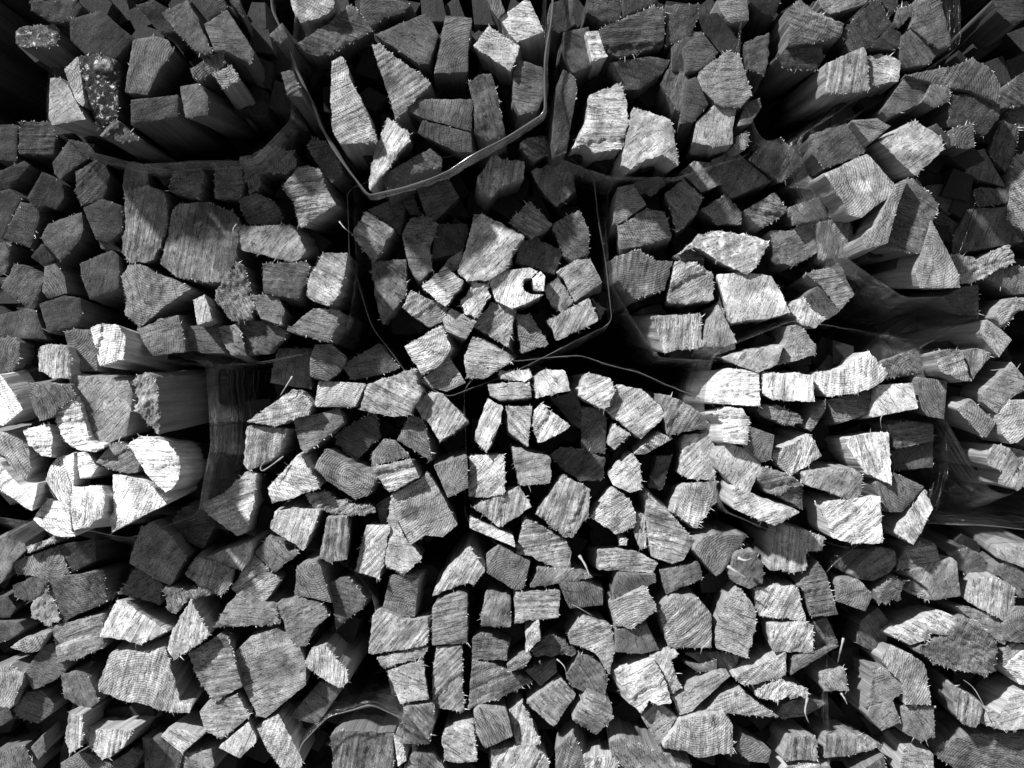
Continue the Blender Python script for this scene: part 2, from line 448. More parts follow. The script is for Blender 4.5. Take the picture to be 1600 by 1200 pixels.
R26s 955,938 965,898 1025,898 1025,908 1010,918
R28k 1032,892 1092,878 1098,905 1042,928
R34k 1085,855 1120,832 1160,852 1130,892 1120,900
R48k 952,942 1010,918 1028,952 988,982 962,978
R46g40 1030,955 1052,932 1090,935 1112,960 1112,1012 1045,1012
R34s 962,985 1010,975 1030,1015 1002,1022 962,1018
O60g70 822,988 842,970 845,1000 822,1020
O30k 738,998 750,990 795,1008 792,1032 738,1030
O26b 845,1000 860,990 880,1000 902,1022 870,1025 840,1025 830,1020
O48g20 888,992 912,962 955,978 961,1015 952,1055 935,1025 908,1010 892,1005
O40g30 792,1040 820,1022 832,1025 820,1042 795,1050
O26s 820,1048 868,1028 870,1050 845,1072
O40g25 732,1108 738,1032 770,1040 832,1065 778,1092 758,1098
O32k 885,1055 905,1022 925,1025 945,1042 950,1062 945,1085 910,1080 892,1072
O46g-40 822,1098 878,1060 900,1085 865,1136
O44g-30 895,1125 918,1082 955,1098 958,1122 932,1148
O46s 740,1115 748,1105 792,1110 801,1150 758,1170 745,1148
O52g80 795,1112 815,1095 830,1125 845,1160 815,1172 808,1168
O52g60 768,1172 835,1162 858,1190 858,1215 768,1215
O40g70 868,1170 895,1145 918,1195 918,1215 868,1215
O64g80 910,1182 955,1182 965,1192 960,1215 920,1215
R78g30 962,1048 1020,1028 1038,1060 1050,1098 1030,1102 1015,1095 1002,1115 985,1100 972,1078
R55g70 1015,1025 1055,1015 1060,1022 1048,1032 1065,1075 1048,1085 1035,1055
R46s30 1048,1088 1120,1050 1142,1055 1080,1112 1062,1118 1055,1100
R42s 1002,1120 1028,1095 1058,1120 1030,1168
R58g85 1035,1168 1065,1125 1095,1118 1132,1115 1145,1132 1145,1178 1120,1178 1095,1185 1065,1172
R42k 952,1160 970,1152 1020,1172 1080,1192 1080,1215 965,1215
R30k 1068,1035 1095,1040 1120,1030 1120,1048 1090,1050
C26s60 1050,73 1080,50 1097,50 1122,82 1090,110 1073,115 1050,110
C38k 1093,110 1137,80 1155,85 1175,147 1157,167 1127,167 1103,147 1090,123
C22s 1070,127 1087,120 1107,163 1083,190 1063,192
C40s 1120,0 1168,0 1170,32 1138,35 1128,20
C14s 1090,23 1120,20 1137,37 1157,67 1147,83 1123,80 1100,50
C14s 1170,0 1220,0 1210,27 1190,20
C24k 1163,67 1202,50 1200,100 1193,117 1170,107
C32s 1167,160 1187,153 1190,167 1173,193 1152,197
C42k 1152,213 1167,203 1172,220 1163,235 1148,230
D32g-20 1227,17 1250,0 1277,20 1320,37 1313,58 1257,67 1230,73 1233,40
D20k 1213,90 1237,72 1283,68 1287,87 1277,110 1227,107
D42g80 1290,100 1350,73 1355,87 1357,143 1290,147
D48k 1355,90 1377,85 1398,90 1408,97 1403,127 1357,135
D14k 1315,50 1360,2 1373,0 1393,37 1357,75 1328,80
D16s 1358,73 1390,43 1407,50 1412,72 1390,78
D28k 1430,0 1470,0 1487,73 1467,77 1423,43
D26s 1407,57 1423,45 1470,75 1453,100 1407,107
D36s 1277,0 1357,0 1350,7 1297,22 1283,13
D24k 1403,13 1423,7 1430,20 1403,43 1398,33
D20s 1377,0 1403,0 1403,13 1390,20
J18s 1550,0 1600,0 1600,30 1580,37 1560,20
I22s 1377,173 1413,122 1457,130 1447,160 1437,163 1387,183
I30k 1457,130 1483,137 1483,160 1460,167 1440,160
I30g60 1413,117 1490,103 1520,90 1550,110 1562,133 1560,162 1513,140 1483,137
I14k 1483,150 1513,147 1563,163 1560,187 1537,213 1513,200 1483,197
I52k 1373,220 1430,187 1447,200 1470,213 1475,233 1430,275
I20k 1267,210 1330,190 1360,217 1350,240 1317,253 1287,263 1270,240
I40s 1330,188 1370,185 1392,197 1360,223
I50s 1288,272 1355,240 1397,287 1400,300 1367,323 1347,340 1327,337 1318,317
I28k 1420,280 1433,280 1467,320 1440,397 1390,387 1383,367 1403,320
I48s 1400,287 1420,277 1403,320 1387,380 1353,390 1347,370 1370,350
I18s 1447,200 1463,193 1487,217 1483,233 1470,213
I30k 1490,200 1520,192 1523,230 1507,233 1493,227
J30g80 1547,233 1567,187 1593,200 1583,253 1570,267 1553,250
J34s80 1507,273 1518,237 1537,232 1572,293 1537,283
J27s 1447,290 1517,283 1520,317 1483,337 1463,320
J24k 1522,300 1530,293 1577,293 1580,315 1530,323
J26s70 1490,367 1513,327 1573,323 1600,377 1487,397
J44g-45 1577,300 1587,243 1600,240 1623,240 1623,367 1600,360 1575,343
J24g-30 1563,140 1600,113 1623,110 1623,160 1590,167 1570,167
J26k 1573,173 1600,163 1623,163 1623,207 1597,203 1577,190
J18s 1457,343 1470,330 1497,350 1483,380
I44s80 1430,427 1455,343 1483,397 1497,427 1500,450 1437,450
H34s60 1111,250 1149,235 1205,284 1142,309 1130,290
H36g60 1170,248 1202,220 1220,215 1256,252 1222,285
H40s 1232,292 1252,265 1265,259 1282,298
H30k 1096,328 1132,304 1160,332 1158,350 1122,350
H34g-15 1164,328 1210,300 1232,330 1191,356 1175,345
H38k 1235,322 1280,309 1310,318 1310,335 1240,352
H32k 1202,360 1235,360 1265,344 1278,395 1240,415 1220,412 1210,385
H40g80 1275,350 1308,340 1330,350 1335,402 1282,405
H55k 1060,398 1092,368 1120,361 1165,366 1202,378 1182,418 1168,428 1135,415 1102,395 1085,385
H64s 1119,429 1160,425 1205,431 1220,455 1235,488 1200,498 1168,500 1142,505
H44g10 1260,428 1310,412 1335,460 1312,485 1278,442
H25k 1250,468 1278,446 1312,486 1292,499 1272,502
H42s80 1099,542 1105,510 1122,475 1152,535 1132,542
H60g75 1232,482 1255,465 1272,488 1292,498 1272,512 1255,508
N52s 1130,560 1150,552 1225,538 1215,570 1185,582 1155,572
N44k 1215,570 1230,532 1235,510 1250,508 1275,538 1275,552 1240,565
N82g0 1110,630 1120,600 1142,575 1186,582 1188,635
N78g85 1191,582 1269,585 1274,628 1205,625 1192,612
N76g85 1272,600 1272,582 1315,578 1358,548 1388,585 1368,605 1335,615 1292,620
N40b 1185,635 1215,632 1250,648 1255,660 1235,665 1185,648
N44b 1258,668 1270,645 1290,625 1290,640 1268,675
N78g5 1112,645 1135,635 1160,638 1170,655 1168,696 1131,691 1128,660
N32s 1292,625 1360,610 1364,642 1325,658 1305,660
N74s 1362,652 1371,602 1425,598 1435,638
N30b 1372,568 1400,558 1430,545 1460,550 1460,578 1422,582 1392,590
N34s 1435,590 1480,595 1475,655 1450,650 1435,635
N36s60 1170,665 1210,680 1205,718 1192,722 1165,700
N56s60 1118,712 1135,692 1162,700 1189,725 1170,775 1148,760 1120,732
N62g70 1205,712 1265,678 1285,712 1238,742 1220,732
N78g-75 1318,685 1342,680 1388,675 1394,758 1355,740 1335,715
N30g10 1388,665 1415,658 1458,662 1458,690 1398,702
N20s 1392,705 1458,690 1458,730 1395,735
N44g15 1185,745 1192,730 1235,742 1255,758 1232,762 1220,775 1200,770
N40g10 1222,778 1235,755 1254,758 1254,795
N48k 1255,738 1300,732 1335,732 1348,742 1345,775 1325,780 1285,765 1258,758
N72g20 1145,765 1150,760 1190,780 1250,800 1210,822 1145,795
N76g40 1289,785 1375,775 1380,848 1332,850 1300,840 1290,810
N36s 1365,755 1395,738 1445,760 1410,800 1382,800
N66g-60 1398,832 1446,764 1458,795 1428,852
R40s70 1082,858 1100,838 1168,835 1145,870 1118,900
R56g85 1202,892 1212,825 1225,821 1255,828 1288,840 1285,860 1260,862 1260,892 1240,895 1220,890
R36k 1140,900 1150,865 1180,862 1192,880 1192,912 1172,920 1150,912
R60g60 1180,920 1210,914 1245,915 1260,971 1185,962
R36g10 1245,915 1278,878 1292,900 1310,960 1268,965 1258,925
R30s60 1295,882 1322,860 1392,855 1402,880 1372,908 1335,902
S40s 1308,940 1312,905 1342,905 1364,930 1352,955
S36b 1368,928 1392,902 1415,908 1405,935 1372,945
R48k 1122,970 1132,938 1155,918 1180,950 1182,975 1168,1028 1118,1012 1118,988
S50g10 1402,890 1415,855 1460,848 1470,875 1450,888
S44g-20 1415,920 1435,895 1470,880 1490,900 1480,930 1450,938
R58g60 1202,992 1200,975 1258,972 1270,978 1271,1020 1208,1018
R56g40 1145,1058 1200,1032 1228,1020 1228,1055 1185,1068 1162,1071
R36s 1235,1055 1240,1025 1270,1018 1312,1008 1285,1025
R30s 1268,972 1292,965 1310,1005 1285,1015 1271,1010
R64b 1182,1085 1185,1075 1220,1062 1262,1078 1260,1090 1195,1095
R54g20 1105,1112 1128,1085 1158,1075 1185,1100 1218,1120
R28k 1212,1122 1222,1100 1260,1090 1290,1098 1260,1120
R46k 1280,1050 1320,1045 1325,1079 1288,1080
R22s 1345,970 1372,948 1388,970 1385,1015 1365,1018 1338,1005
S42k 1352,1108 1365,1060 1360,1042 1392,1048 1415,1060 1408,1082 1395,1095
S50k 1375,1028 1390,1008 1420,1020 1445,1038 1455,1100 1415,1102 1412,1070 1392,1050
S42k 1412,1105 1460,1105 1460,1150 1440,1159 1415,1145
S40s 1355,1118 1360,1105 1395,1095 1408,1128 1378,1142
R46g85 1224,1188 1232,1150 1275,1150 1278,1188
R44g85 1288,1185 1292,1148 1330,1145 1380,1165 1332,1180
R40s 1148,1170 1160,1150 1205,1172 1200,1192 1172,1190
R56g20 1222,1200 1260,1190 1298,1198 1298,1215 1210,1215
R34k 1330,1215 1382,1180 1385,1215
S52s 1402,1215 1412,1170 1458,1178 1460,1215
R26s 1070,1020 1120,1018 1155,1025 1148,1055 1120,1048 1100,1040
J52b 1485,398 1503,398 1525,406 1578,383 1587,411 1555,424 1540,434 1504,445 1491,424
J36s 1540,434 1563,419 1591,415 1619,423 1619,456 1587,460
J26s 1474,464 1506,447 1529,445 1529,496 1497,490
T44s 1528,520 1542,499 1564,514 1581,531 1561,558 1548,543
J44b 1553,499 1563,479 1581,464 1600,466 1619,468 1619,479 1589,486 1570,514
T38g80 1506,548 1529,544 1549,552 1518,595
T46g20 1459,550 1488,546 1504,548 1516,595 1503,595 1484,586 1469,580
T42s 1533,616 1561,588 1581,565 1600,589 1600,610 1581,621 1557,646 1536,629
T58s20 1557,649 1578,625 1608,625 1619,664 1591,691 1579,693 1566,679
T44s-30 1496,638 1518,623 1557,661 1542,683 1533,681 1497,642
T50g60 1541,709 1555,694 1604,705 1619,731 1619,750 1591,766 1568,759 1566,735 1544,728
T36s 1583,690 1600,668 1619,675 1619,705
S36s30 1330,897 1351,873 1375,854 1399,861 1401,880 1390,895 1364,908 1338,903
S42s60 1450,919 1416,895 1443,884 1488,871 1495,878 1501,931 1459,938
S26k 1478,863 1510,859 1531,865 1551,888 1540,901 1516,901 1497,889
S28k 1551,884 1578,878 1600,895 1619,910 1619,933 1589,933 1578,912 1553,897
S52g85 1508,936 1523,903 1559,903 1587,921 1583,955 1568,970 1531,951
S48s 1557,856 1619,852 1619,895 1596,886 1557,871
S36k 1568,974 1587,948 1619,951 1619,1006 1572,1002
S40k 1495,948 1516,948 1559,964 1576,996 1570,1008 1544,989 1521,970
S62g-30 1390,991 1431,970 1473,955 1495,964 1497,978 1480,993 1450,989 1454,998 1422,1008
S36b 1429,1016 1461,999 1488,986 1503,964 1525,971 1549,990 1560,1007 1555,1050 1540,1056 1506,1050 1469,1041
S46k 1568,1039 1566,1013 1581,1005 1619,1009 1619,1018 1593,1022 1578,1041
S80g-20 1572,1044 1581,1031 1600,1018 1619,1020 1619,1073 1593,1069
S44g85 1488,1088 1486,1069 1534,1099 1536,1114 1525,1138 1504,1131 1495,1118
S58k 1538,1118 1544,1108 1563,1114 1583,1080 1619,1073 1619,1140 1563,1140 1544,1134
S30g-15 1469,1163 1516,1148 1600,1144 1619,1144 1619,1211 1506,1211 1459,1178"""

#        how far the ends stand back (m), phrase
BUN = {
 'A': (-.095, 'top left corner bundle'),
 'B': (-.060, 'top V-shaped bundle'),
 'C': (-.055, 'top bundle right of centre'),
 'D': (-.075, 'shadowy top right bundle'),
 'E': (-.015, 'dark left edge bundle'),
 'F': (-.020, 'bundle above the bright one'),
 'G': (.010, 'central V-shaped bundle'),
 'H': (-.015, 'bundle right of central V'),
 'I': (-.095, 'protruding upper right bundle'),
 'J': (-.035, 'upper right edge bundle'),
 'K': (-.060, 'bright left edge bundle'),
 'L': (.000, 'bundle right of bright one'),
 'M': (.005, 'arch-topped central bundle'),
 'N': (-.042, 'pale right middle bundle'),
 'O': (.000, 'bottom middle bundle'),
 'P': (-.015, 'bottom left middle bundle'),
 'Q': (.004, 'bottom left corner bundle'),
 'R': (-.012, 'bottom right middle bundle'),
 'S': (-.022, 'bottom right corner bundle'),
 'T': (-.070, 'protruding right edge bundle'),
}
GROUP = {k: 'firewood pieces in the ' + v[1] for k, v in BUN.items()}

def lin(t): return (t / 100.0) ** 2.2
def world(px, py, y):
    k = PX * (D + y) / D
    return (px - 800) * k, (600 - py) * k

def inside(P, poly):
    x, y = P[:, 0], P[:, 1]; n = len(poly); r = np.zeros(len(P), bool)
    for i in range(n):
        x1, y1 = poly[i]; x2, y2 = poly[(i + 1) % n]
        if y1 == y2: continue
        c = ((y1 > y) != (y2 > y)) & (x < (x2 - x1) * (y - y1) / (y2 - y1) + x1)
        r ^= c
    return r
def edge_dist(P, poly):
    d = np.full(len(P), 1e9); n = len(poly)
    for i in range(n):
        a = poly[i]; b = poly[(i + 1) % n]; ab = b - a; l2 = max((ab * ab).sum(), 1e-9)
        t = np.clip(((P - a) @ ab) / l2, 0, 1); q = a + t[:, None] * ab
        d = np.minimum(d, np.hypot(*(P - q).T))
    return d
def area(p):
    x, y = p[:, 0], p[:, 1]; return .5 * float((x * np.roll(y, -1) - np.roll(x, -1) * y).sum())

# knots, bark, and darker or paler patches that have a shape of their own: centre, radii, change of colour, height (m)
SPOTS = [(163, 103, 13, 10, 9.0, -.004), (1347, 290, 17, 12, 1.9, 0), (642, 802, 15, 12, .35, .0006),
 (443, 747, 6, 4, .45, 0), (345, 335, 42, 22, .42, .001), (352, 400, 26, 30, .6, .001), (610, 425, 22, 12, .5, 0), (150, 150, 10, 22, 1.0, 0),
 (1195, 470, 30, 20, 1.3, 0), (545, 430, 14, 10, 1.0, 0), (1015, 1060, 8, 8, .7, 0), (470, 300, 26, 9, .55, 0), (650, 340, 18, 14, 1.0, 0), (765, 345, 14, 26, 1.25, 0),
 (600, 130, 24, 14, .6, 0), (985, 225, 16, 12, .6, 0), (930, 200, 10, 30, .85, 0), (515, 745, 16, 14, .6, 0), (225, 560, 20, 12, .6, .0006), (150, 655, 10, 16, .7, 0),
 (185, 640, 30, 18, 1.4, 0), (1480, 1010, 40, 30, .7, .001), (1230, 600, 14, 20, .8, 0), (875, 775, 14, 20, .7, 0), (1150, 880, 14, 10, .6, .0006), (290, 1060, 24, 16, .8, 0),
 (430, 1040, 30, 24, .6, 0), (1260, 480, 10, 8, .6, 0), (810, 290, 8, 8, .6, .001), (75, 620, 12, 10, .7, 0), (1370, 680, 10, 30, .8, 0), (700, 740, 30, 20, 1.2, 0)]
class Piece: pass
pieces = []
for ln in DATA.splitlines():
    h, *pt = ln.split(); p = Piece()
    i = 1
    while h[i].isdigit(): i += 1
    p.b, p.tone, p.kind = h[0], int(h[1:i]), h[i]
    p.ang = int(h[i + 1:]) if h[i + 1:] else None
    p.poly = np.array([tuple(map(float, q.split(','))) for q in pt])
    if area(p.poly) < 0: p.poly = p.poly[::-1]
    p.area = abs(area(p.poly)); p.c = p.poly.mean(0)
    pieces.append(p)
mean_tone = {b: np.mean([p.tone for p in pieces if p.b == b]) for b in BUN}

def build(p, idx):
    """arrays of one piece: verts, faces, per-face material, attributes; world coordinates"""
    rng = random.Random(idx * 7919 + 5); nr = np.random.RandomState(idx + 11)
    kind, poly = p.kind, p.poly
    size = math.sqrt(p.area)
    # soften corners a touch, then resample with torn, uneven edges
    q = []; n = len(poly); cut = .02 if kind != 'b' else .15
    for i in range(n):
        a, b, c = poly[i - 1], poly[i], poly[(i + 1) % n]
        l1, l2 = np.linalg.norm(a - b), np.linalg.norm(c - b)
        k1, k2 = min(cut, 1.6 / max(l1, 1)), min(cut, 1.6 / max(l2, 1))
        q.append(b + (a - b) * k1); q.append(b + (c - b) * k2)
    q = np.array(q)
    step = 2.6 if size < 110 else 3.2
    R = []; nrm = []
    for i in range(len(q)):
        a, b = q[i], q[(i + 1) % len(q)]; l = np.linalg.norm(b - a)
        if l < .4: continue
        m = max(1, int(round(l / step))); t = (b - a) / l
        for j in range(m): R.append(a + (b - a) * j / m); nrm.append((t[1], -t[0]))
    R, nrm = np.array(R), np.array(nrm)
    amp = {'g': 1.05, 's': .45, 'k': 1.1, 'b': 2.4, 'r': .6}[kind]
    off = np.array([mn.noise((r[0] * .09, r[1] * .09, idx)) * 2.0 * amp + mn.noise((r[0] * .35, r[1] * .35, idx + 50)) * 1.3 * amp for r in R])
    off += nr.uniform(-.35, .35, len(R)) * amp
    R = R + nrm * off[:, None]
    nb = len(R)
    # interior points
    st = step * (.92 if kind in 'gb' else 1.12)
    lo, hi = R.min(0), R.max(0)
    gx, gy = np.meshgrid(np.arange(lo[0], hi[0], st), np.arange(lo[1], hi[1], st))
    gx = gx + (np.arange(gx.shape[0]) % 2)[:, None] * st * .5
    P = np.stack([gx.ravel(), gy.ravel()], 1) + nr.uniform(-.22, .22, (gx.size, 2)) * st
    P = P[inside(P, R)]
    if len(P):
        ed = edge_dist(P, R); P, ed = P[ed > st * .55], ed[ed > st * .55]
    else: ed = np.zeros(0)
    A = np.vstack([R, P]) if len(P) else R
    ovs, oe, of, orig, _, _ = delaunay_2d_cdt([Vector(a) for a in A.tolist()], [(i, (i + 1) % nb) for i in range(nb)], [list(range(nb))], 1, 1e-4)
    if len(ovs) != len(A) or any(len(o) != 1 or o[0] != i for i, o in enumerate(orig)):
        # an outline that crosses itself after roughening: fall back to the clean one
        R = R - nrm * off[:, None]; A = np.vstack([R, P]) if len(P) else R
        ovs, oe, of, orig, _, _ = delaunay_2d_cdt([Vector(a) for a in A.tolist()], [(i, (i + 1) % nb) for i in range(nb)], [list(range(nb))], 1, 1e-4)
        A = np.array([tuple(v) for v in ovs])
    N = len(A)
    ed = np.concatenate([np.zeros(nb), ed]) if len(ed) + nb == N else edge_dist(A, R)
    # depth of the face
    d0 = BUN[p.b][0]; mt = mean_tone[p.b]; rel = p.tone - mt
    y0 = d0 + rng.uniform(-.007, .007)
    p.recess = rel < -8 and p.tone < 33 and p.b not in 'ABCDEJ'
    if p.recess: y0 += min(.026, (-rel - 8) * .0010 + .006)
    if rel > 12: y0 -= .006
    p.y0 = y0
    cx, cy = p.c
    k = PX * (D + y0) / D
    lx = (A[:, 0] - cx) * k; lz = (cy - A[:, 1]) * k            # metres in the plane of the face
    sl = max(-.26, min(.20, (p.tone - 42) / 42.0 * .30)) + rng.uniform(-.05, .05)
    ax, az = -.70 * sl + rng.uniform(-.07, .07), .70 * sl + rng.uniform(-.07, .07)
    lim = .016 / max(.02, size * k * .5)
    ax, az = [max(-lim, min(lim, v)) for v in (ax, az)]
    ang = math.radians(p.ang if p.ang is not None else rng.uniform(-80, 80))
    # saw lines run along the angle (0 level, 90 upright, positive turns up to the right in the photograph)
    ux, uz = -math.sin(ang), math.cos(ang)
    u = lx * ux + lz * uz; v = lx * uz - lz * ux
    sd = rng.uniform(0, 60)
    dy = ax * lx + az * lz
    rough = {'g': .00035, 's': .00016, 'k': .0004, 'b': .0005, 'r': .0002}[kind]
    per = rng.uniform(.0046, .0072)
    ga = rng.uniform(.00035, .0008) if kind == 'g' else (rng.uniform(0, .00025) if kind != 'b' else .0004)
    low = rng.uniform(.0016, .0050); nz = np.empty(N)
    for i in range(N):
        X, Z = float(lx[i]), float(lz[i])
        wv = mn.noise((X * 60, Z * 60, sd)) * 1.3
        g = abs(math.sin((float(u[i]) + .0012 * wv) * math.pi / per)) ** .6
        g *= max(0.0, .25 + 1.7 * mn.noise((X * 30, Z * 30, sd + 9)) + .9 * mn.noise((float(u[i]) * 110, 0, sd + 5)))
        nz[i] = -g * ga * 2.1 + low * mn.noise((X * 26, Z * 26, sd + 21)) + rough * (2.2 * mn.noise((X * 170, Z * 170, sd)) + 1.2 * mn.noise((X * 520, Z * 520, sd))) + (rough * 2.4 * mn.noise((X * 55, Z * 55, sd + 3))) - (.0030 * abs(mn.noise((float(u[i]) * 260, float(v[i]) * 90, sd))) + .0018 * abs(mn.noise((float(u[i]) * 640, float(v[i]) * 220, sd))) if kind == 'b' else 0)
    dy = dy + nz + np.exp(-ed / 1.2) * .0005
    if kind == 'g' and rng.random() < .55:                      # a torn-out step across the face
        s0 = rng.uniform(-.3, .3) * size * k; hgt = rng.choice((-1, 1)) * rng.uniform(.001, .0028)
        jag = np.array([mn.noise((float(t) * 150, sd, 0)) for t in v]) * .004
        dy = dy + np.where(u + jag > s0, hgt, 0.0)
    mul = np.ones(N)
    for sx_, sy_, ra, rb, ml, hh in SPOTS:
        dd_ = np.hypot((A[:, 0] - sx_) / ra, (A[:, 1] - sy_) / rb)
        if dd_.min() > 1.4: continue
        dd_ = dd_ + np.array([mn.noise((a[0] * .09, a[1] * .09, sx_)) * .45 for a in A])
        wt = np.clip((1.15 - dd_) / .3, 0, 1); mul *= 1 + (ml - 1) * wt; dy = dy + hh * wt
    p.mul = mul
    Y = y0 + dy
    K = PX * (D + Y) / D
    V = np.stack([(A[:, 0] - 800) * K, Y, (600 - A[:, 1]) * K], 1)
    # sides: the torn outline carried back along the stick
    dep = [.0016, .007, .022, .06, .13, .24]
    dx, dz = rng.uniform(-.085, .085), rng.uniform(-.085, .085)
    ring = V[:nb].copy(); rings = []
    x0c, z0c = (cx - 800) * k, (600 - cy) * k
    outn = np.stack([nrm[:, 0], -nrm[:, 1]], 1) if len(nrm) == nb else np.zeros((nb, 2))
    tw = rng.uniform(-.10, .10)
    sm = ring.copy()
    for _ in range(5): sm = (np.roll(sm, 1, 0) + sm * 2 + np.roll(sm, -1, 0)) / 4
    for dd in dep:
        r = ring + (sm - ring) * min(.85, dd / .03); r[:, 1] = ring[:, 1] * (1 - min(1, dd / .06)) + (y0) * min(1, dd / .06) + dd
        sw = .0009 * min(1, dd / .01)
        for i in range(nb):
            nn = mn.noise((ring[i, 0] * 130, ring[i, 2] * 130, dd * 14 + sd))
            r[i, 0] += outn[i, 0] * nn * .0026 * min(1, dd / .04) + dx * dd + outn[i, 0] * sw * .4
            r[i, 2] += outn[i, 1] * nn * .0026 * min(1, dd / .04) + dz * dd + outn[i, 1] * sw * .4
        th = tw * dd; X, Z = r[:, 0] - x0c, r[:, 2] - z0c
        r[:, 0] = x0c + X * math.cos(th) - Z * math.sin(th); r[:, 2] = z0c + X * math.sin(th) + Z * math.cos(th)
        rings.append(r)
    VV = np.vstack([V] + rings)
    faces, mats = [], []
    for f in of:
        a, b, c = f[:3]
        # photo pixels run down, so flip whatever does not face the camera
        cr = (V[b, 0] - V[a, 0]) * (V[c, 2] - V[a, 2]) - (V[b, 2] - V[a, 2]) * (V[c, 0] - V[a, 0])
        faces.append((a, b, c) if cr > 0 else (a, c, b)); mats.append(0)
    nfront = len(faces)
    prev = list(range(nb))
    ccw = sum(V[i, 0] * V[(i + 1) % nb, 2] - V[(i + 1) % nb, 0] * V[i, 2] for i in range(nb)) > 0
    for ri in range(len(dep)):
        cur = [N + ri * nb + j for j in range(nb)]
        for j in range(nb):
            j2 = (j + 1) % nb
            fc = (prev[j], cur[j], cur[j2], prev[j2])
            faces.append(fc if ccw else fc[::-1]); mats.append(1)
        prev = cur
    faces.append(tuple(prev) if not ccw else tuple(prev[::-1])); mats.append(1)
    # attributes
    NV = len(VV)
    alb = .66 * lin(p.tone + (5 if p.recess else 0)) ** .74  # seen brightness becomes wood colour, so shade on the upper bundles is painted in
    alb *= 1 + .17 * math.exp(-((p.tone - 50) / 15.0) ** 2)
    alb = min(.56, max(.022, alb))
    pc = np.empty((NV, 3))
    pc[:N, 0], pc[:N, 1], pc[:N, 2] = u + sd, v + sd * .3, nz * 0
    for ri in range(len(dep)):
        sl_ = slice(N + ri * nb, N + (ri + 1) * nb)
        pc[sl_, 0], pc[sl_, 1], pc[sl_, 2] = u[:nb] + sd, v[:nb] + sd * .3, dep[ri]
    speck = {'g': .15, 's': .3, 'k': .9, 'b': .8, 'r': 0}[kind]
    if p.tone < 30: speck = max(speck, .55)
    if (p.b, p.tone, kind) in (('A', 9, 'k'), ('H', 55, 'k'), ('A', 24, 'k')): speck = 2.0
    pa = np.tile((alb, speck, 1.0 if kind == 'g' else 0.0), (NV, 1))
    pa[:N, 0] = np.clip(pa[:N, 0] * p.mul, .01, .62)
    rc = rng.uniform(0, 6.28); rd = size * k * rng.uniform(.4, 1.3)
    if kind == 'r': rd = size * k * .45 if p.tone > 80 else size * k * .1; rc = -.3
    rad = np.hypot(lx - math.cos(rc) * rd, lz - math.sin(rc) * rd)
    pb = np.zeros((NV, 3)); pb[:N, 0] = rad
    pb[:, 1] = 1.0 if kind == 'r' else rng.choice((0, .2, .5, .8)) * (1 if p.tone > 28 else .4)
    return VV, faces, mats, nfront, nb, pc, pa, pb, outn, k

def fibres(p, idx, V, nb, outn):
    rng = random.Random(idx * 31 + 7); vs_, fs_ = [], []
    per = {'g': .58, 's': .14, 'k': .55, 'b': .8, 'r': .2}[p.kind]
    for i in range(nb):
        wgt = max(0.0, mn.noise((V[i, 0] * 45, V[i, 2] * 45, idx * 1.7)) + .22) * 2.4
        if rng.random() > per * wgt: continue
        for _ in range(rng.choice((1, 1, 2, 3))):
            ln = rng.uniform(.0008, .0027) * (1.0 if rng.random() > .05 else 2.6)
            wd = rng.uniform(.00020, .00052)
            o = Vector((V[i, 0], V[i, 1] + rng.uniform(0, .0012), V[i, 2])) + Vector((rng.uniform(-1, 1), 0, rng.uniform(-1, 1))) * .0008
            d = Vector((outn[i, 0] + rng.uniform(-.8, .8), -rng.uniform(-.1, .9), outn[i, 1] + rng.uniform(-.8, .8))).normalized()
            cv = Vector((rng.uniform(-1, 1), rng.uniform(-1, .4), rng.uniform(-1, 1))) * ln * .45
            o -= d * .0007
            sx = d.cross(Vector((0, 1, 0)));
            if sx.length < .1: sx = Vector((1, 0, 0))
            sx.normalize(); sy = d.cross(sx)
            b0 = len(vs_)
            mid = o + d * ln * .55 + cv * .4; tip = o + d * ln + cv
            for c, rr in ((o, wd), (mid, wd * .7)):
                for a in (0, 2.09, 4.19): vs_.append(c + sx * math.cos(a) * rr + sy * math.sin(a) * rr)
            vs_.append(tip)
            for a in range(3):
                a2 = (a + 1) % 3
                fs_.append((b0 + a, b0 + a2, b0 + 3 + a2, b0 + 3 + a)); fs_.append((b0 + 3 + a, b0 + 3 + a2, b0 + 6))
    return vs_, fs_

def make_mesh(name, V, F, mats, attrs, sharp_n=None):
    me = bpy.data.meshes.new(name); me.from_pydata(V.tolist() if hasattr(V, 'tolist') else V, [], F)
    for m in (M_END, M_SIDE): me.materials.append(m)
    me.polygons.foreach_set('material_index', mats)
    me.polygons.foreach_set('use_smooth', [True] * len(F))
    for nm, arr in attrs.items():
        a = me.attributes.new(nm, 'FLOAT_VECTOR', 'POINT'); a.data.foreach_set('vector', np.ascontiguousarray(arr, dtype=np.float32).ravel())
    return me
def mark_rim(me):
    n = len(me.polygons); mi = np.zeros(n, np.int32); me.polygons.foreach_get('material_index', mi)
    ls = np.zeros(n, np.int32); lt = np.zeros(n, np.int32); me.polygons.foreach_get('loop_start', ls); me.polygons.foreach_get('loop_total', lt)
    le = np.zeros(len(me.loops), np.int32); me.loops.foreach_get('edge_index', le)
    fm = np.repeat(mi, lt); has0 = np.zeros(len(me.edges), bool); has1 = has0.copy()
    has0[le[fm == 0]] = True; has1[le[fm == 1]] = True
    a = me.attributes.new('sharp_edge', 'BOOLEAN', 'EDGE'); a.data.foreach_set('value', has0 & has1)

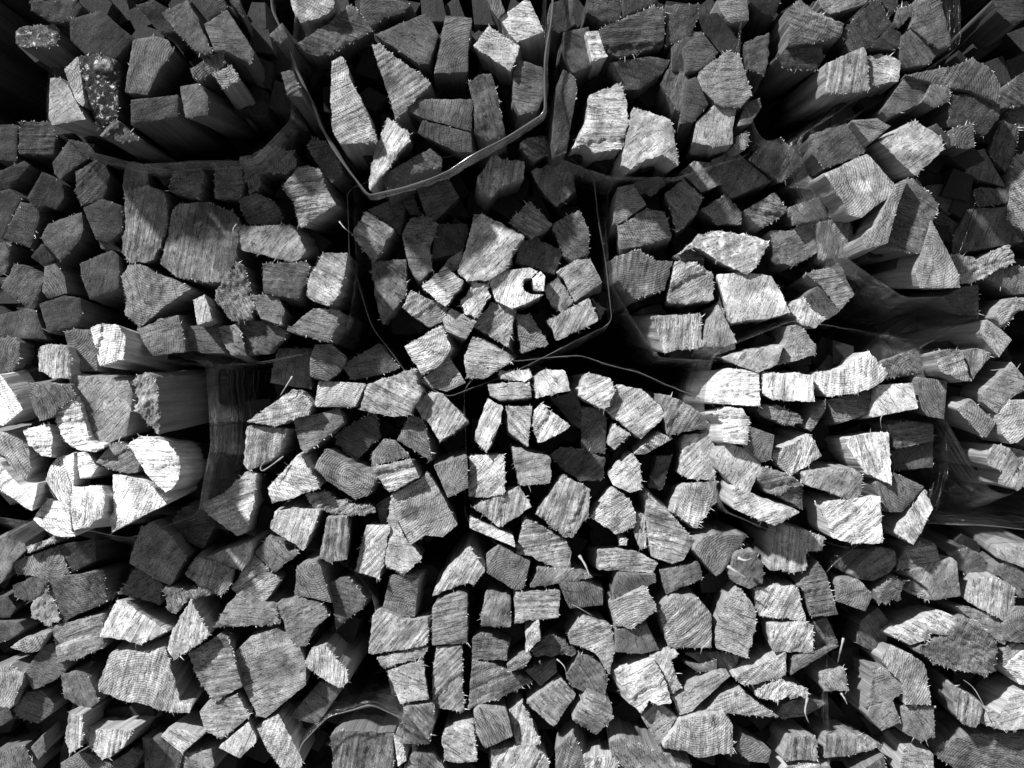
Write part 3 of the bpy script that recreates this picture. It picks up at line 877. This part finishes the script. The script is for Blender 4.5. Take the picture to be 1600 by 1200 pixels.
# ------------------------------------------------------------------ labels: look first, then the place within its bundle
def look(p):
    t = p.tone
    tw = 'near-white' if t >= 80 else 'pale' if t >= 60 else 'light grey' if t >= 48 else 'mid grey' if t >= 34 else 'dark' if t >= 22 else 'blackish'
    kw = {'g': 'grooved', 's': 'smooth', 'k': 'speckled', 'b': 'ragged', 'r': 'ringed'}[p.kind]
    # shape from a rotating box and how full it is
    best = None
    for a in range(0, 180, 6):
        r = math.radians(a); u = p.poly @ np.array((math.cos(r), math.sin(r))); v = p.poly @ np.array((-math.sin(r), math.cos(r)))
        w_, h_ = np.ptp(u), np.ptp(v)
        if best is None or w_ * h_ < best[0]: best = (w_ * h_, max(w_, h_) / max(1, min(w_, h_)), a if w_ >= h_ else a + 90)
    fill, asp = p.area / best[0], best[1]
    if fill < .64: sw = 'wedge-shaped'
    elif asp > 2.1: sw = 'slab-like'
    elif asp > 1.35: sw = 'oblong'
    else: sw = 'blocky'
    return tw, kw, sw
ORD = ['', 'first', 'second', 'third', 'fourth', 'fifth', 'sixth', 'seventh', 'eighth']
def label_all(ps):
    for b in BUN:
        grp = [p for p in ps if p.b == b]
        if not grp: continue
        C = np.array([p.c for p in grp]); lo, hi = C.min(0), C.max(0) + 1
        for p in grp:
            q = (p.c - lo) / (hi - lo)
            v = 'upper' if q[1] < .33 else 'lower' if q[1] > .67 else 'middle'
            h = 'left' if q[0] < .33 else 'right' if q[0] > .67 else 'middle'
            p.zone = 'centre' if (v, h) == ('middle', 'middle') else (v + ' ' + h) if 'middle' not in (v, h) else ('left side' if h == 'left' else 'right side' if h == 'right' else 'upper middle' if v == 'upper' else 'lower middle')
            p.look = look(p)
        seen = {}
        for p in grp: seen.setdefault((p.look, p.zone), []).append(p)
        for (lk, zn), same in seen.items():
            base = ' '.join(lk) + ' log'
            if len(same) == 1: same[0].label = '%s, %s of the %s' % (base, zn, BUN[b][1]); continue
            sx, sy = np.ptp([p.c[0] for p in same]), np.ptp([p.c[1] for p in same])
            ax = 0 if sx > sy else 1
            same.sort(key=lambda p: p.c[ax]); words = ('left', 'right') if ax == 0 else ('upper', 'lower')
            for i, p in enumerate(same):
                wd = words[0] if i == 0 else words[1] if i == len(same) - 1 else 'middle'
                if len(same) > 3 and 0 < i < len(same) - 1: wd = ORD[i + 1]
                p.label = '%s %s, %s of the %s' % (wd, base, zn, BUN[b][1])

order = sorted(pieces, key=lambda p: -min(p.area, 1e9) * (1 if 0 <= p.c[0] <= 1600 and 0 <= p.c[1] <= 1200 else .3))
LIMIT = 310
big = set(id(p) for p in order[:LIMIT])
label_all([p for p in pieces if id(p) in big])
rest = dict(V=[], F=[], m=[], pc=[], pa=[], pb=[]); restfib = ([], [])
def fibre_mesh(name, v, f):
    me = bpy.data.meshes.new(name); me.from_pydata(v, [], f); me.materials.append(M_FIB); return me
nrest = 0
for idx, p in enumerate(pieces):
    V, F, mats, nf, nb, pc, pa, pb, outn, k = build(p, idx)
    fv, ff = fibres(p, idx, V, nb, outn)
    if id(p) in big:
        o0 = np.array(((p.c[0] - 800) * k, p.y0, (600 - p.c[1]) * k))
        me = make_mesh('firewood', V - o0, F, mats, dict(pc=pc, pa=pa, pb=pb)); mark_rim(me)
        o = bpy.data.objects.new('firewood', me); COL.objects.link(o); o.location = o0
        o['label'] = p.label; o['category'] = 'firewood'; o['group'] = GROUP[p.b]
        if fv:
            oc = bpy.data.objects.new('frayed_fibre', fibre_mesh('frayed_fibre', [v - Vector(o0) for v in fv], ff))
            COL.objects.link(oc); oc.parent = o; oc['kind'] = 'stuff'
    else:
        b0 = nrest; nrest += len(V)
        rest['V'].append(V); rest['F'] += [tuple(i + b0 for i in f) for f in F]; rest['m'] += mats
        for nm, a in (('pc', pc), ('pa', pa), ('pb', pb)): rest[nm].append(a)
        b1 = len(restfib[0]); restfib[0].extend(fv); restfib[1].extend([tuple(i + b1 for i in f) for f in ff])
if nrest:
    me = make_mesh('small_firewood', np.vstack(rest['V']), rest['F'], rest['m'], {k: np.vstack(rest[k]) for k in ('pc', 'pa', 'pb')}); mark_rim(me)
    o = bpy.data.objects.new('small_firewood', me); COL.objects.link(o); o['kind'] = 'stuff'
    o['label'] = 'smaller split sticks and slivers wedged between the larger firewood pieces'; o['category'] = 'firewood'
    oc = bpy.data.objects.new('frayed_fibre', fibre_mesh('frayed_fibre', *restfib)); COL.objects.link(oc); oc.parent = o; oc['kind'] = 'stuff'

# ------------------------------------------------------------------ clear film round the bundles
def hull(P):
    P = sorted(map(tuple, P)); r = []
    for seq in (P, P[::-1]):
        h = []
        for q in seq:
            while len(h) > 1 and (h[-1][0] - h[-2][0]) * (q[1] - h[-2][1]) - (h[-1][1] - h[-2][1]) * (q[0] - h[-2][0]) <= 0: h.pop()
            h.append(q)
        r += h[:-1]
    return np.array(r)
DEP = {k: v[0] for k, v in BUN.items()}; DEP['U'] = -.03
def wrap(b, start, end, label, pts=None, roll=.0012, pad=.003, flare=.04, edge=0):
    P = []
    for p in pieces:
        if p.b == b:
            for q in p.poly: P.append(world(q[0], q[1], p.y0))
    if pts is not None: P = [world(x, y, DEP[b]) for x, y in pts]
    H = hull(P); n = len(H); c = H.mean(0)
    per = []; 
    for i in range(n):
        a, d = H[i], H[(i + 1) % n]; m = max(1, int(np.linalg.norm(d - a) / .003))
        for j in range(m): per.append(a + (d - a) * j / m)
    per = np.array(per)
    for _ in range(1 if b == 'B' else 3): per = (np.roll(per, 1, 0) + per * 2 + np.roll(per, -1, 0)) / 4
    m = len(per); tang = np.roll(per, -1, 0) - np.roll(per, 1, 0); nn = np.stack([tang[:, 1], -tang[:, 0]], 1); nn /= np.linalg.norm(nn, axis=1)[:, None] + 1e-9
    arc = np.concatenate([[0], np.cumsum(np.linalg.norm(np.diff(per, axis=0), axis=1))])
    ny = 44; V, F, A = [], [], []
    ys = np.concatenate([[0, .0015, .004], np.linspace(.008, end - start, ny - 3)]) + start
    sd = ord(b) * 1.3
    for j, yy in enumerate(ys):
        for i in range(m):
            fr = min(1.0, (yy - start) / .03)
            f = mn.noise((per[i, 0] * 90, per[i, 1] * 90, yy * 8 + sd)) * .0020 * fr + mn.noise((per[i, 0] * 14, per[i, 1] * 14, yy * 5 + sd)) * .0025
            ro = roll * max(.12, .55 + 1.3 * mn.noise((per[i, 0] * 16, per[i, 1] * 16, sd + 4))) * (1.0, .72, .35, .08, 0)[min(j, 4)]
            e = (pad + .004 + f) - ro
            f += flare * max(0.0, yy - start - .006) + fr * .0026 * mn.noise((arc[i] * 5 + sd, yy * 60, sd)) + fr * .0005 * mn.noise((arc[i] * 9 + sd, yy * 190, sd))
            e = pad + .004 + f - ro
            yo = mn.noise((per[i, 0] * 6, per[i, 1] * 6, sd)) * .008
            V.append((per[i, 0] + nn[i, 0] * e, DEP[b] + yy + yo, per[i, 1] + nn[i, 1] * e)); A.append((arc[i], yy, {'K': .12, 'T': .10, 'A': .08, 'B': .0, 'D': .04, 'N': .02, 'I': .015, 'S': .12, 'C': .03}.get(b, .01)))
    for j in range(ny - 1):
        for i in range(m):
            i2 = (i + 1) % m; F.append((j * m + i, j * m + i2, (j + 1) * m + i2, (j + 1) * m + i))
    me = bpy.data.meshes.new('plastic_wrap'); me.from_pydata(V, [], F); me.materials.append(M_FILM)
    me.polygons.foreach_set('use_smooth', [True] * len(F))
    a = me.attributes.new('fv', 'FLOAT_VECTOR', 'POINT'); a.data.foreach_set('vector', np.array(A, np.float32).ravel())
    o = bpy.data.objects.new('plastic_wrap', me); COL.objects.link(o)
    o['label'] = label; o['category'] = 'plastic wrap'; o['group'] = 'clear film wrapped round the bundles'
    if edge:                                                   # the rolled, taut rim of the film
        RV, RF = [], []
        for i in range(m):
            c0 = Vector(V[i]); tx = Vector((per[(i + 1) % m, 0] - per[i - 1, 0], 0, per[(i + 1) % m, 1] - per[i - 1, 1])).normalized()
            n1 = Vector((nn[i, 0], 0, nn[i, 1])); rr = edge * (.55 + .9 * abs(mn.noise((arc[i] * 22, sd, 3)))); fl = .6 + .8 * abs(mn.noise((arc[i] * 9, sd, 8)))
            tws = mn.noise((arc[i] * 12, sd, 1)) * 2.5
            for a in range(7):
                t = a * 2 * math.pi / 7; u_, v_ = math.cos(t) * rr, math.sin(t) * rr * 2.2 * fl
                RV.append(c0 + n1 * (u_ * math.cos(tws) - v_ * math.sin(tws)) + Vector((0, 1, 0)) * (u_ * math.sin(tws) + v_ * math.cos(tws)))
        for i in range(m):
            up = {'M': .25, 'S': .3, 'U': .2}.get(b, -2)      # only the upper rim stands clear of the logs on these
            if min(nn[i, 1], nn[(i + 1) % m, 1]) < up: continue
            for a in range(7): RF.append((i * 7 + a, i * 7 + (a + 1) % 7, ((i + 1) % m) * 7 + (a + 1) % 7, ((i + 1) % m) * 7 + a))
        re = bpy.data.meshes.new('rolled_edge'); re.from_pydata(RV, [], RF); re.materials.append(M_EDGE); re.polygons.foreach_set('use_smooth', [True] * len(RF))
        oe = bpy.data.objects.new('rolled_edge', re); COL.objects.link(oe); oe.parent = o
wrap('A', .020, .22, 'clear film round the bundle in the top left corner', [(70, -60), (72, 180), (110, 216), (210, 240), (380, 235), (438, 175), (445, -60)])
wrap('B', -.012, .012, 'glossy film edge forming a V under the top bundle left of centre', [(432, -60), (438, 20), (508, 195), (580, 302), (700, 264), (842, 176), (858, -60)], .003, edge=.0016)
wrap('C', .020, .12, 'clear film under the top bundle just right of centre', [(868, -60), (862, 120), (880, 235), (960, 262), (1060, 262), (1172, 225), (1185, -60)])
wrap('D', .012, .22, 'dark glossy film under the top right bundle', [(1180, -60), (1168, 130), (1200, 205), (1245, 215), (1345, 165), (1420, 112), (1500, 60), (1500, -60)])
wrap('F', .030, .20, 'thin film round the bundle above the bright left bundle')
wrap('G', .004, .12, 'clear film forming a V round the central bundle', [(548, 300), (552, 400), (590, 505), (640, 575), (700, 610), (790, 575), (950, 500), (930, 380), (920, 280), (850, 215), (760, 235), (620, 285)], .002, edge=.0005)
wrap('H', .018, .20, 'clear film under the bundle right of the central V')
wrap('I', .035, .22, 'clear film round the protruding upper right bundle', flare=.10)
wrap('K', .040, .26, 'shiny streaked film on the right flank of the bright left bundle', [(-60, 600), (240, 562), (296, 575), (303, 700), (284, 800), (180, 838), (-60, 800)], flare=.30, roll=.0003)
wrap('M', .004, .20, 'film stretched over the top of the arch-topped bundle', [(735, 610), (770, 575), (908, 566), (1000, 592), (1112, 642), (1120, 760), (1100, 880), (940, 895), (800, 860), (738, 810)], .0015, edge=.0006)
wrap('N', .010, .22, 'clear film over the pale bundle right of the arch')
wrap('T', .030, .24, 'shiny streaked film round the protruding right edge bundle', flare=.25)
wrap('P', .020, .22, 'clear film round the bottom bundle left of the middle')

wrap('U', .000, .16, 'film arch over the log at the bottom edge, left of centre', [(466, 1260), (476, 1170), (516, 1128), (580, 1112), (630, 1136), (642, 1260)], .002, edge=.0011)
wrap('S', .010, .20, 'dark streaked film on top of the bottom right corner bundle', [(1310, 1260), (1305, 900), (1360, 850), (1440, 826), (1530, 832), (1700, 850), (1700, 1260)], .001, flare=.12, edge=.0009)

# ------------------------------------------------------------------ near-black filler sticks added to shade the gaps, and the stack going on past the frame
def filler():
    rng = random.Random(77); hulls = {}
    for b in BUN:
        P = [q for p in pieces if p.b == b for q in p.poly]
        h = hull(P); c = h.mean(0); hulls[b] = c + (h - c) * .93
    V, F, m, pc, pa, pb = [], [], [], [], [], []
    def prism(px, py, rad, y, tone, ln):
        k = PX * (D + y) / D; n = rng.choice((4, 4, 5)); a0 = rng.uniform(0, 6.28); asp = rng.uniform(.55, 1)
        X, Z = (px - 800) * k, (600 - py) * k; b0 = len(V); r = []
        for i in range(n):
            a = i * 2 * math.pi / n + rng.uniform(-.25, .25); u_, v_ = math.cos(a) * rad, math.sin(a) * rad * asp
            r.append((u_ * math.cos(a0) - v_ * math.sin(a0), u_ * math.sin(a0) + v_ * math.cos(a0)))
        for yy in (0, .003, ln):
            sc_ = .97 if yy == 0 else 1
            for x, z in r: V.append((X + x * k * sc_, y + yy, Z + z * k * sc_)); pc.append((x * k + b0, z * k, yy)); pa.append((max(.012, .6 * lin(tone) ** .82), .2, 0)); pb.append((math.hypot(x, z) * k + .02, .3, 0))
        F.append(tuple(b0 + i for i in range(n))); m.append(0)
        for j in range(2):
            for i in range(n):
                i2 = (i + 1) % n; F.append((b0 + j * n + i, b0 + (j + 1) * n + i, b0 + (j + 1) * n + i2, b0 + j * n + i2)); m.append(1)
        F.append(tuple(b0 + 2 * n + i for i in range(n))[::-1]); m.append(1)
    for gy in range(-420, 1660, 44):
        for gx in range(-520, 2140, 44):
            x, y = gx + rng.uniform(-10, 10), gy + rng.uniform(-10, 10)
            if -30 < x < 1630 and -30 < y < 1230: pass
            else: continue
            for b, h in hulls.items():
                if inside(np.array([[x, y]]), h)[0]: prism(x, y, 30, BUN[b][0] + rng.uniform(.055, .085), rng.uniform(6, 16), .15); break  # near-black tone paints the gap shade into these added sticks
    for gy in range(-620, 1860, 66):
        for gx in range(-720, 2340, 66):
            x, y = gx + rng.uniform(-14, 14), gy + rng.uniform(-14, 14)
            if -78 < x < 1678 and -78 < y < 1278: continue
            if -100 < x < 1700 and -100 < y < 1300: prism(x, y, 44, rng.uniform(.01, .03), rng.uniform(18, 40), .3)
            else: prism(x, y, 50, rng.uniform(-.01, .03), rng.uniform(25, 52), .3)
    me = make_mesh('filler_firewood', V, F, m, dict(pc=np.array(pc), pa=np.array(pa), pb=np.array(pb)))
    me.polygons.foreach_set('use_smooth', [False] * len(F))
    o = bpy.data.objects.new('filler_firewood', me); COL.objects.link(o); o['kind'] = 'stuff'
filler()

# ------------------------------------------------------------------ loose slivers
def sliver(pts, rad, label, tone=.6):
    """pts: (px, py, y) along the sliver"""
    P = [Vector((world(a, b, y)[0], y, world(a, b, y)[1])) for a, b, y in pts]
    C = []
    for i in range(len(P) - 1):
        p0, p1, p2, p3 = P[max(i - 1, 0)], P[i], P[i + 1], P[min(i + 2, len(P) - 1)]
        for t in (0, .25, .5, .75):
            C.append(.5 * ((2 * p1) + (p2 - p0) * t + (2 * p0 - 5 * p1 + 4 * p2 - p3) * t * t + (-p0 + 3 * p1 - 3 * p2 + p3) * t ** 3))
    C.append(P[-1]); V, F = [], []
    for i, c in enumerate(C):
        d = (C[min(i + 1, len(C) - 1)] - C[max(i - 1, 0)]).normalized(); sx = d.cross(Vector((0, 1, 0)))
        if sx.length < .05: sx = Vector((1, 0, 0))
        sx.normalize(); sy = d.cross(sx); r = rad * (1 - .75 * i / (len(C) - 1)) * (1 + .25 * math.sin(i * 2.1))
        for a in range(5): V.append(c + (sx * math.cos(a * 1.2566) + sy * math.sin(a * 1.2566) * .6) * r)
    n = len(C)
    for i in range(n - 1):
        for a in range(5): F.append((i * 5 + a, i * 5 + (a + 1) % 5, i * 5 + 5 + (a + 1) % 5, i * 5 + 5 + a))
    F.append((4, 3, 2, 1, 0)); F.append(tuple((n - 1) * 5 + a for a in range(5)))
    me = bpy.data.meshes.new('wood_splinter'); me.from_pydata(V, [], F); me.materials.append(M_SPL); me.polygons.foreach_set('use_smooth', [True] * len(F))
    o = bpy.data.objects.new('wood_splinter', me); COL.objects.link(o)
    o['label'] = label; o['category'] = 'splinter'; o['group'] = 'loose splinters on the firewood'
M_SPL = plain('fresh_splinter_wood', .26, .7)
for pts, r, lb in [
 ([(443, 713, -.012), (412, 735, -.016), (408, 728, -.012), (420, 716, 0)], .0009, 'thin pale curl of wood hooked left of the pale wedge log'),
 ([(457, 588, -.012), (448, 602, -.014), (438, 618, -.010)], .0012, 'pale twin sliver standing up above the light wedge log left of centre'),
 ([(1318, 997, -.060), (1313, 1018, -.062), (1309, 1036, -.050)], .0016, 'short pale stick standing upright among the lower right logs'),
 ([(1314, 1083, -.050), (1320, 1092, -.055), (1324, 1101, -.055)], .0014, 'small pale chip hanging below the upright splinter'),
 ([(905, 868, -.015), (915, 884, -.022), (921, 901, -.026)], .0018, 'pale splinter pointing down below the frayed log at the bottom centre'),
 ([(866, 905, -.012), (885, 890, -.018), (893, 862, -.012)], .0007, 'hair-thin sliver rising beside the frayed centre log'),
 ([(1153, 872, -.030), (1165, 876, -.036), (1176, 872, -.034)], .0020, 'broad pale shred right of the lower middle logs'),
 ([(1137, 885, -.030), (1150, 893, -.036), (1167, 904, -.036)], .0020, 'pale shred pointing down right, lower middle'),
 ([(1273, 782, -.045), (1279, 795, -.048), (1292, 800, -.044)], .0008, 'hooked hair of wood at the corner of the pale sawn log at right'),
 ([(530, 346, -.030), (538, 356, -.036), (548, 364, -.032)], .0009, 'small white sliver left of the upper centre square log'),
 ([(370, 350, -.030), (364, 360, -.034), (374, 374, -.030)], .0008, 'white hair sliver on the log above the left bundle'),
 ([(925, 962, -.010), (905, 950, -.018), (893, 944, -.014)], .0007, 'thin sliver poking left from the round-topped bottom log'),
 ([(870, 1030, -.010), (882, 1042, -.018), (886, 1062, -.014)], .0008, 'thin crossed sliver above the lowest central logs'),
 ([(1384, 640, -.05), (1376, 655, -.055), (1378, 672, -.05)], .0008, 'white hair sliver under the pale square log at right'),
 ([(1550, 1130, -.05), (1525, 1080, -.056), (1505, 1062, -.05)], .0006, 'long thin hair near the lower right corner'),
 ([(1262, 1090, -.03), (1258, 1112, -.038), (1264, 1130, -.034)], .0017, 'pale shred hanging from the flat log at the lower right'),
]: sliver(pts, r, lb)
